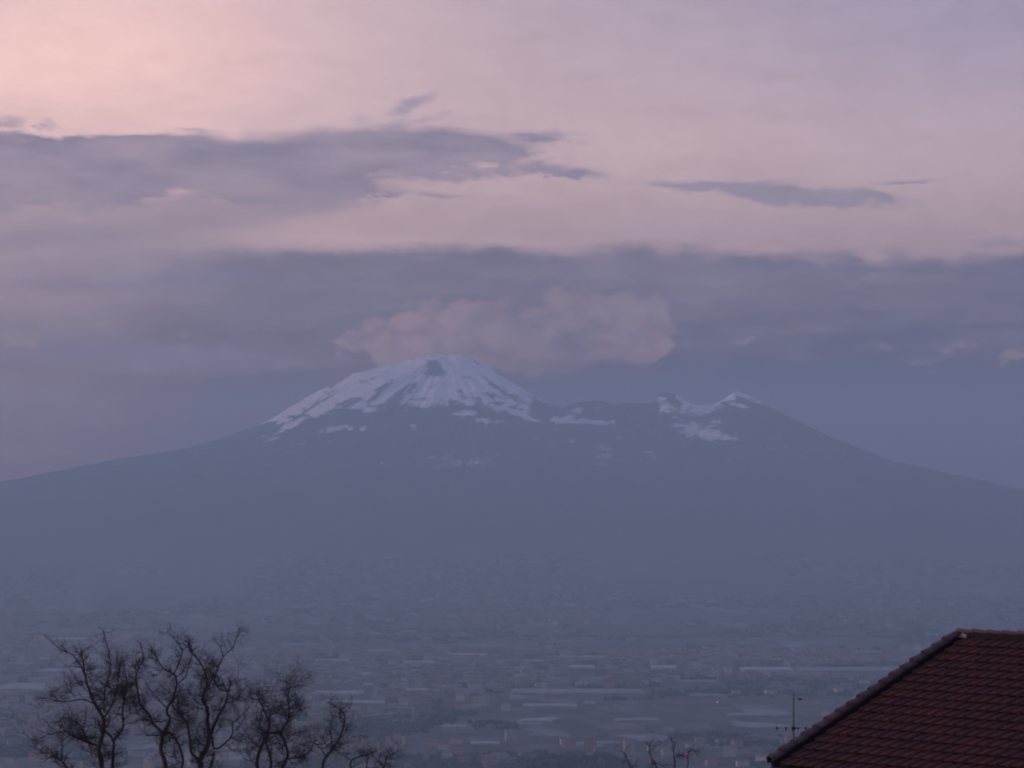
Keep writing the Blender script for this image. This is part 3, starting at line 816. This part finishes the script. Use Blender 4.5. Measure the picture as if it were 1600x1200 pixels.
def in_frame(p): return (p.x / (p.y * K) + 800) < 1640 and (800 - (p.z - CAMZ) / (p.y * K)) < 1225
rest = MB(); tr = random.Random(21); ntile = 0
for r_ in range(ROWS):
    s = .24
    while s < LEN - .2:
        p = roofp(s, r_ * EXPO, tr.uniform(-.003, .005))
        tilt = tr.uniform(-.012, .012)
        if ntile < 298 and in_frame(p):
            o = bpy.data.objects.new('tile', tile_me); scene.collection.objects.link(o); o.parent = house
            ex = (ridge_dir + nrm * tilt).normalized(); ez = ex.cross(up_dir).normalized()
            o.matrix_local = Wm(p + up_dir * tr.uniform(-.007, .007), ex, up_dir, ez); ntile += 1
        else:
            q = p - house.location
            rest.add([q + ridge_dir * a + up_dir * b_ + nrm * c3 for a, b_, c3 in tvs], tfs)
        s += TW
back_up = (-run_dir * RUN + Vector((0, 0, RISE))) / SL; back_n = ridge_dir.cross(back_up); back_n = back_n if back_n.z > 0 else -back_n
BK = EV + run_dir * 2 * RUN
for r_ in range(ROWS):
    s = .16
    while s < LEN - .2:
        q = BK + ridge_dir * s + back_up * (r_ * EXPO) - house.location
        rest.add([q + ridge_dir * a + back_up * b_ + back_n * c3 for a, b_, c3 in tvs], [f[::-1] for f in tfs]); s += TW
o = rest.build('tile_field', M_tile, house); o['kind'] = 'stuff'; o['label'] = 'remaining roof tiles out past the picture edge and on the rear slope'
print('tiles', ntile)
# decks, walls
dk = MB()
for base_, u_, n_ in ((EV, up_dir, nrm), (BK, back_up, back_n)):
    c = base_ + ridge_dir * LEN / 2 + u_ * (SL / 2 - .01) - n_ * .07 - house.location
    dk.box(c, (LEN - .06, SL, .10), 0, (ridge_dir, u_, n_))
dk.build('roof_deck', M_deck, house)
wl = MB(); inset = .45
zb = 386.0
base = EV + run_dir * .5; h0 = EV.z - .12
def wp(s, r, z): return (EV + ridge_dir * s + run_dir * r) * 1.0
pts = []
for s_ in (inset, LEN - inset):
    for (r1, z1) in ((.5, zb), (2 * RUN - .5, zb), (2 * RUN - .5, EV.z + .5 * RISE / RUN - .16), (RUN, EV.z + RISE - .16), (.5, EV.z + .5 * RISE / RUN - .16)):
        v = EV + ridge_dir * s_ + run_dir * r1; v = Vector((v.x, v.y, z1)) - house.location; pts.append(v)
wl.add(pts, [(0, 1, 2, 3, 4), (9, 8, 7, 6, 5), (0, 4, 9, 5), (1, 6, 7, 2), (2, 7, 8, 3), (3, 8, 9, 4)])
wl.build('wall', M_plaster, house)
# verge caps on the left edge, one per course
def cap_geo(L_, w, h, th):
    a = [(-w * .55, -h), (-w * .5, h * .15), (-w * .32, h * .7), (0, h), (w * .32, h * .75), (w * .5, h * .2), (w * .5, -h * .3)]
    m_ = len(a); vs = []
    for (y, sc_, dz_) in ((0, 1.0, .03), (L_, .84, 0.0)):
        vs += [(x * sc_, y, z * sc_ + dz_) for x, z in a]
        vs += [(x * sc_ * .8, y, z * sc_ * .8 + dz_ - th) for x, z in a]
    f = [(i, i + 1, 2 * m_ + i + 1, 2 * m_ + i) for i in range(m_ - 1)] + [(i + 1, i, m_ + i, m_ + i + 1) for i in range(m_ - 1)]
    f += [(m_ + i + 1, m_ + i, 3 * m_ + i, 3 * m_ + i + 1) for i in range(m_ - 1)] + [(0, 2 * m_, 3 * m_, m_), (m_ - 1, 2 * m_ - 1, 4 * m_ - 1, 3 * m_ - 1)]
    return vs, f
vv, vf = cap_geo(EXPO + .04, .17, .085, .015)
vm = bpy.data.meshes.new('verge_tile'); vm.from_pydata(vv, [], vf); vm.materials.append(M_cap)
for r_ in range(ROWS):
    o = bpy.data.objects.new('verge_tile', vm); scene.collection.objects.link(o); o.parent = house
    o.matrix_local = Wm(roofp(.04 + tr.uniform(-.012, .012), r_ * EXPO - .02, .12 + tr.uniform(-.006, .006)), ridge_dir, up_dir, nrm)
vb = MB(); vb.box(roofp(.04, SL / 2, .0) - house.location, (.07, SL, .22), 0, (ridge_dir, up_dir, nrm)); vb.build('bargeboard', M_dark, house)
# ridge caps
rv, rf = cap_geo(.40, .20, .045, .014)
rm_ = bpy.data.meshes.new('ridge_tile'); rm_.from_pydata(rv, [], rf); rm_.materials.append(M_cap)
RP = EV + run_dir * RUN + Vector((0, 0, RISE))
s = -.02; ez = Vector((0, 0, 1))
while s < LEN:
    o = bpy.data.objects.new('ridge_tile', rm_); scene.collection.objects.link(o); o.parent = house
    o.matrix_local = Wm(RP + ridge_dir * s + ez * (.10 + tr.uniform(-.003, .003)), ridge_dir.cross(ez) * 1.0, ridge_dir, ez); s += .37
rb = MB(); rb.box(RP + ridge_dir * (LEN / 2) + ez * .03 - house.location, (LEN - .3, .15, .13), 0, (ridge_dir, run_dir, ez)); rb.build('ridge_shade_strip', M_deck, house)  # near-black strip added as the shade beneath the ridge caps
mm = MB(); mm.box(RP + ridge_dir * .10 + ez * .03 - run_dir * .1 - house.location, (.34, .1, .07), 0, (ridge_dir, run_dir, ez)); mm.build('mortar', M_mortar, house)
# gutter along the front eave
gm = MB(); gseg = 8
gc = EV - run_dir * .10 - ez * .075
prof_g = [(math.cos(math.pi + math.pi * i / gseg) * .075, math.sin(math.pi + math.pi * i / gseg) * .075) for i in range(gseg + 1)]
gv = []
for s_ in (-.06, LEN):
    gv += [gc + ridge_dir * s_ + run_dir * a + ez * b_ - house.location for a, b_ in prof_g]
m_ = gseg + 1
gm.add(gv, [(i, i + 1, m_ + i + 1, m_ + i) for i in range(m_ - 1)] + [tuple(range(m_)), tuple(range(m_, 2 * m_))[::-1]])
gm.build('gutter', M_dark, house)
fb = MB(); fb.box(EV + ridge_dir * LEN / 2 + run_dir * .0 - ez * .10 - house.location, (LEN, .03, .16), 0, (ridge_dir, run_dir, ez)); fb.build('fascia', M_dark, house)

# ------------------------------------------------------------------ antenna bracketed to the gable wall
def on_gable(px):     # point just outside the gable, seen at column px
    best = None
    for i in range(400):
        r1 = i * .01; q = EV + run_dir * (r1 + .3) - ridge_dir * .12
        c = abs(q.x / (q.y * K) + 800 - px)
        if best is None or c < best[0]: best = (c, q)
    return best[1]
mp = on_gable(1240); dA = mp.y
M_mast = simple('antenna_steel', (.09, .09, .10), .2, 5, .5); M_alu = simple('pale_aluminium', (.45, .40, .38), .15, 5, .4); M_blk = simple('black_plastic', (.012, .012, .03), .1, 5, .5)
ant = empty('rooftop_antenna', (mp.x, mp.y, 393.5))
tag(ant, 'thin television antenna mast with two booms beside the roof edge', 'antenna')
def AP(px, py, dd=0): return P(px, py, dA + dd) - ant.location
q = MB(); q.tube([Vector((0, 0, 0)), AP(1240, 1140), AP(1240, 1083)], [.014, .013, .010], 8); q.build('mast', M_mast, ant)
br = MB()
for z in (.4, 1.2): br.box(Vector((0, 0, z)) + ridge_dir * .28, (.6, .03, .03), 0, (ridge_dir, run_dir, ez))
br.build('bracket', M_mast, ant)
q = MB(); q.tube([AP(1207, 1083), AP(1240, 1089.5), AP(1256, 1091)], [.008, .011, .016], 6); q.build('boom', M_alu, ant)['label'] = 'pale upper boom'
q = MB()
for i in range(7):
    c = AP(1207 + i * 6, 1083 + i * 1.15); q.tube([c + Vector((0, -.14, 0)), c + Vector((0, .14, 0))], .003, 5)
q.build('element', M_alu, ant)
q = MB(); q.box(AP(1250, 1092.5), (.06, .05, .03)); q.build('dipole', M_blk, ant)
q = MB(); q.tube([AP(1210, 1138), AP(1275, 1138)], .004, 6); q.build('boom', M_mast, ant)['label'] = 'dark lower boom'
for cx, hh, ww in ((1214, 2.6, 2.2), (1228, 2.8, 1.8), (1240, 3.2, 4.6), (1247, 2.2, 1.6), (1259, 2.6, 1.6)):
    q = MB(); u = K * dA; c = AP(cx, 1138)
    q.box(c, (ww * u * 1.1, .05, hh * u * 1.5)); q.tube([c + Vector((-ww * u * .6, -.10, -hh * u)), c + Vector((ww * u, .10, 0))], .007, 5)
    q.tube([c + Vector((-ww * u * .6, -.10, hh * u)), c + Vector((ww * u, .10, 0))], .007, 5); q.build('element', M_blk, ant)

# ------------------------------------------------------------------ bare trees
def bark(t, b):
    n = noise(t, objc(t), 9, 5, .6)
    t.links.new(ramp(t, n, [(.3, (.030, .024, .028)), (.7, (.065, .052, .050))]), b.inputs['Base Color'])
M_bark = material('bare_bark', bark, .95)
def smooth_path(pts, step=2.2):
    """Catmull-Rom through the points with a little kink"""
    out = []
    for i in range(len(pts) - 1):
        p0, p1, p2, p3 = pts[max(i - 1, 0)], pts[i], pts[i + 1], pts[min(i + 2, len(pts) - 1)]
        k_ = 4
        for j in range(k_):
            t = j / k_
            out.append(.5 * ((2 * p1) + (-p0 + p2) * t + (2 * p0 - 5 * p1 + 4 * p2 - p3) * t * t + (-p0 + 3 * p1 - 3 * p2 + p3) * t ** 3))
    out.append(pts[-1]); return out
def bare_tree(name, label, group, D, stems, conv, trunk, seed, tw=1.0, rtop=1.0, twiglen=1.0):
    """stems: list of (points, r0, r1) in crop coordinates, radii in photo pixels; trunk: photo-pixel polyline down to the ground"""
    rg = random.Random(seed); U = K * D
    gx, gy = trunk[-1]; zg = surf((gx - 800) * U, D)
    root = empty(name, ((gx - 800) * U, D, zg)); tag(root, label, 'tree', group)
    loc = root.location
    def tp(px, py, dd): v = P(px, py, D); v.y += dd; return v - loc
    q = MB(); tpts = [tp(x, y, 0) for x, y in trunk]; tpts[-1] = Vector((0, 0, -.3))
    q.tube(tpts, [U * 6.5 * rtop + .02 * i for i in range(len(tpts))], 10); q.build('trunk', M_bark, root, smooth=True)
    paths = []
    for pts, r0, r1 in stems:
        off = rg.uniform(-.5, .5); drift = rg.uniform(-.5, .5)
        w = []
        for i, (x, y) in enumerate(pts):
            px, py = conv(x, y); base_ = max(0, (1230 - py) / 200)
            w.append(tp(px, py, (off + drift * i / len(pts)) * min(1, base_ * 1.5) + rg.uniform(-.06, .06)))
        sp_ = smooth_path(w); n_ = len(sp_)
        sp_ = [v + Vector((rg.uniform(-1, 1), rg.uniform(-1, 1), rg.uniform(-1, 1))) * U * .45 for v in sp_]
        rad = [U * .80 * (r0 + (r1 - r0) * (i / (n_ - 1))) for i in range(n_)]
        b_ = MB(); b_.tube(sp_, rad, 7); b_.build('branch', M_bark, root, smooth=True)
        paths.append((sp_, rad))
    tg = MB(); cnt = [0]
    def py_of(v): return 800 + (CAMZ - v.z - loc.z) / U
    def grow(p, d, ln, r, depth):
        cnt[0] += 1
        k_ = max(3, int(ln / (U * 4))); pts = [p]; dd = d.copy(); 
        for i in range(k_):
            dd = (dd + Vector((rg.gauss(0, .38), rg.gauss(0, .35), rg.gauss(.05, .36)))).normalized()
            pts.append(pts[-1] + dd * ln / k_)
        rads = [r * (1 - .55 * i / k_) for i in range(k_ + 1)]
        tg.tube(pts, rads, 4 if r < U * 1.0 else 5)
        if depth > 0:
            for i in range(1, k_ + 1):
                for _ in range(2 if rg.random() < .45 else 1):
                    if rg.random() < .68:
                        sd_ = (dd * .7 + Vector((rg.gauss(0, .75), rg.gauss(0, .6), rg.gauss(.25, .5)))).normalized()
                        grow(pts[i], sd_, ln * rg.uniform(.35, .7), rads[i] * .72, depth - 1)
    for sp_, rad in paths:
        n_ = len(sp_)
        for i in range(2, n_):
            if sp_[i].z + loc.z < CAMZ - (1215 - 800) * U: continue
            pr = .46 + .50 * (i / n_)
            if rg.random() < pr * tw:
                t = (sp_[i] - sp_[i - 1]).normalized()
                d = (t * .45 + Vector((rg.gauss(0, .9), rg.gauss(0, .6), rg.gauss(.05, .5)))).normalized()
                hi_ = max(.6, min(1, ((py_of(sp_[i])) - 975) / 70))
                grow(sp_[i], d, U * rg.uniform(14, 44) * twiglen * hi_, min(rad[i] * .5, U * .62), 3)
        t = (sp_[-1] - sp_[-2]).normalized()
        grow(sp_[-1] - t * U * 10, t, U * rg.uniform(8, 14) * twiglen, rad[-1] * .7, 2)
    o = tg.build('twigs', M_bark, root); o['kind'] = 'stuff'
    return root
c1 = lambda x, y: (x / 4, 950 + y / 4)
c2 = lambda x, y: (300 + x / 4, 950 + y / 4)
G = 'bare winter trees in the foreground'
b1 = (645, 1250)
bare_tree('bare_tree', 'leftmost bare tree with two thin dark stems and spreading twigs', G, 90, [
    ([b1, (640, 1000), (630, 930), (620, 870), (645, 790), (650, 690), (600, 600), (560, 500), (535, 420), (520, 330), (515, 270)], 5.2, 1.3),
    ([b1, (700, 1000), (705, 900), (705, 830), (650, 765)], 3.8, 2.2),
    ([(650, 690), (700, 610), (735, 520), (750, 430), (760, 340)], 2.2, .9),
    ([(640, 660), (640, 560), (645, 500), (680, 400), (675, 310), (650, 200), (630, 140)], 1.8, .6),
    ([(705, 830), (760, 750), (755, 650), (775, 560), (755, 480)], 2.6, .9),
    ([(775, 560), (800, 500), (790, 400), (770, 320)], 1.4, .6),
    ([(620, 870), (560, 850), (500, 830), (440, 800), (380, 780), (280, 800)], 3.0, .8),
    ([(560, 850), (530, 790), (500, 730), (440, 700), (420, 650)], 2.0, .6),
    ([(620, 860), (640, 800), (620, 720)], 1.6, .8),
    ([b1, (520, 1100), (420, 1000), (380, 960), (320, 920)], 3.0, 1.2),
    ([(380, 960), (390, 880), (370, 800), (290, 740)], 1.4, .5),
    ([(600, 600), (520, 570), (440, 580), (370, 580), (320, 520)], 1.5, .7),
    ([(530, 420), (490, 340), (440, 290), (370, 260), (320, 220)], 1.5, .6),
    ([(370, 580), (300, 560), (250, 560)], .9, .5), ([(280, 800), (200, 830), (120, 780)], .9, .4)],
    c1, [(161, 1262), (164, 1400), (168, 1700)], 1, 1.25, .95)
b2 = (1050, 1250)
bare_tree('bare_tree', 'second bare tree from the left, slim forked stem', G, 92, [
    ([b2, (1035, 1000), (1000, 900), (1000, 840), (1020, 780)], 5.0, 3.4),
    ([(1020, 780), (1060, 700), (1040, 640), (1080, 560), (1100, 480), (1080, 420), (1010, 380), (970, 310), (940, 260)], 3.2, .8),
    ([(1020, 780), (960, 720), (930, 660), (880, 600), (860, 500), (850, 430), (870, 370), (900, 310), (880, 220)], 3.0, .7),
    ([(1040, 640), (990, 590), (950, 550), (900, 500)], 1.5, .6),
    ([(1010, 785), (1060, 790), (1100, 840), (1140, 940), (1125, 1020), (1080, 1150), b2], 2.4, 2.8),
    ([(1010, 790), (960, 795), (910, 790)], 1.6, .8), ([(1080, 420), (1110, 340), (1130, 270), (1080, 200), (1030, 150)], 1.5, .6),
    ([(1045, 700), (990, 712), (900, 700), (840, 650)], 1.4, .6), ([(1100, 480), (1150, 430), (1180, 340), (1200, 260)], 1.2, .5),
    ([(960, 720), (900, 690), (850, 640), (810, 560)], 1.3, .5)],
    c1, [(263, 1262), (262, 1400), (262, 1720)], 2, 1.2, .9)
b3 = (1240, 1250)
bare_tree('bare_tree', 'tallest bare tree, third from the left, with the thickest dark trunk', G, 88, [
    ([b3, (1255, 1000), (1250, 950), (1290, 880), (1310, 800), (1300, 700), (1300, 620), (1270, 570), (1290, 500), (1300, 440), (1250, 330), (1190, 260), (1190, 180)], 6.0, .8),
    ([(1250, 950), (1200, 900), (1190, 800), (1170, 710), (1120, 640), (1090, 600), (1120, 540)], 3.4, .8),
    ([(1305, 830), (1340, 740), (1380, 660), (1420, 590), (1440, 520), (1460, 450)], 3.8, 1.0),
    ([(1440, 520), (1370, 510), (1340, 460), (1350, 400), (1390, 310), (1450, 250), (1470, 190), (1490, 130)], 1.9, .5),
    ([(1390, 310), (1370, 240), (1330, 190)], .9, .4), ([(1480, 190), (1500, 160), (1495, 125)], .7, .4),
    ([(1320, 800), (1340, 880), (1400, 850), (1450, 790), (1450, 730), (1490, 690), (1560, 620)], 2.2, .6),
    ([(1280, 1060), (1310, 1000), (1340, 900)], 2.6, 2.0), ([(1300, 620), (1240, 600), (1200, 560)], 1.3, .5),
    ([(1120, 640), (1160, 660), (1165, 600)], 1.2, .6), ([(1420, 590), (1480, 570), (1530, 500)], 1.2, .5), ([(1290, 500), (1340, 420), (1330, 330)], 1.2, .5)],
    c1, [(310, 1262), (312, 1400), (316, 1690)], 3, 1.25, 1.2)
bare_tree('bare_tree', 'fourth bare tree from the left, with two crooked stems and a lower crown', G, 94, [
    ([(470, 1250), (410, 1000), (430, 880), (470, 790), (490, 720), (460, 640), (430, 570), (420, 520)], 4.2, .9),
    ([(475, 775), (550, 770), (600, 700), (610, 640), (600, 560), (615, 490), (610, 430)], 2.6, .7),
    ([(550, 770), (580, 830), (600, 900), (590, 950), (560, 1010), (480, 1250)], 2.4, 3.2),
    ([(480, 1250), (490, 1000), (490, 930), (460, 850), (475, 790)], 3.0, 1.4),
    ([(595, 940), (680, 930), (740, 890), (760, 850)], 2.0, .8), ([(615, 490), (700, 480)], 1.1, .5), ([(615, 490), (660, 430)], 1.0, .5),
    ([(600, 700), (660, 650), (640, 590)], 1.2, .5), ([(430, 640), (420, 740), (445, 830)], 1.2, 1.0), ([(430, 570), (370, 560), (360, 510)], 1.0, .5),
    ([(430, 880), (370, 820), (320, 740)], 1.3, .5), ([(410, 1000), (360, 930), (340, 900)], 1.4, .6), ([(600, 820), (640, 780), (720, 760)], 1.0, .5)],
    c2, [(419, 1262), (421, 1400), (424, 1740)], 4, 1.25, .85)
bare_tree('bare_tree', 'fifth bare tree from the left, a thin leaning stem', G, 97, [
    ([(800, 1250), (815, 1000), (840, 930), (880, 880), (920, 820), (940, 760), (950, 680), (920, 640), (880, 610)], 3.2, .6),
    ([(880, 880), (870, 790), (870, 700)], 1.4, .5), ([(840, 930), (790, 870), (740, 840), (690, 850)], 1.3, .5), ([(920, 820), (960, 780), (970, 770)], 1.0, .5),
    ([(905, 840), (960, 850), (1010, 800)], .9, .4)],
    c2, [(500, 1262), (502, 1400), (506, 1760)], 5, 1.2, .6)
bare_tree('bare_tree', 'faint low treetop right of the five bare trees', G, 130, [
    ([(1080, 1250), (990, 1000), (1020, 940), (1100, 920), (1150, 890)], 2.2, .6), ([(1080, 1250), (1200, 1000), (1210, 930), (1265, 910)], 2.0, .6),
    ([(1080, 1250), (1090, 1000), (1100, 920)], 1.8, .7), ([(1200, 1000), (1170, 950), (1180, 900)], 1.2, .5)],
    c2, [(570, 1262), (572, 1400), (575, 1500)], 6, 1.3, .5, .8)
c8 = lambda x, y: (830 + x / 5.333, 1050 + y / 5.333)
bare_tree('bare_tree', 'small bare treetop at bottom centre beside the dark knoll', G, 130, [
    ([(1150, 1000), (1050, 800), (1020, 740), (990, 680), (980, 610)], 1.6, .5), ([(1150, 1000), (1190, 800), (1190, 700), (1180, 600), (1165, 550)], 1.6, .5),
    ([(1150, 1000), (1300, 800), (1300, 700), (1340, 640)], 1.5, .5), ([(1150, 1000), (880, 850), (830, 800), (790, 700), (750, 660)], 1.8, .5),
    ([(1030, 760), (1100, 780), (1170, 770)], .9, .4), ([(1300, 720), (1240, 690), (1200, 690)], .8, .4)],
    c8, [(1046, 1240), (1046, 1400), (1046, 1500)], 8, .9, .5, .7)

# ------------------------------------------------------------------ haze
def haze_mat():
    m = bpy.data.materials.new('haze_air'); m.use_nodes = True; t = m.node_tree; t.nodes.clear()
    v = t.nodes.new('ShaderNodeVolumePrincipled'); v.inputs['Color'].default_value = (*HAZE_COL, 1)
    v.inputs['Density'].default_value = HAZE_DENS; v.inputs['Anisotropy'].default_value = HAZE_G
    out = t.nodes.new('ShaderNodeOutputMaterial'); t.links.new(v.outputs[0], out.inputs['Volume']); return m
q = MB(); q.box((0, (HAZE_FAR - 20400) / 2, (HAZE_TOP - 5) / 2), (59000, HAZE_FAR + 20400, HAZE_TOP + 5)); hz = q.build('haze', haze_mat()); hz['kind'] = 'stuff'
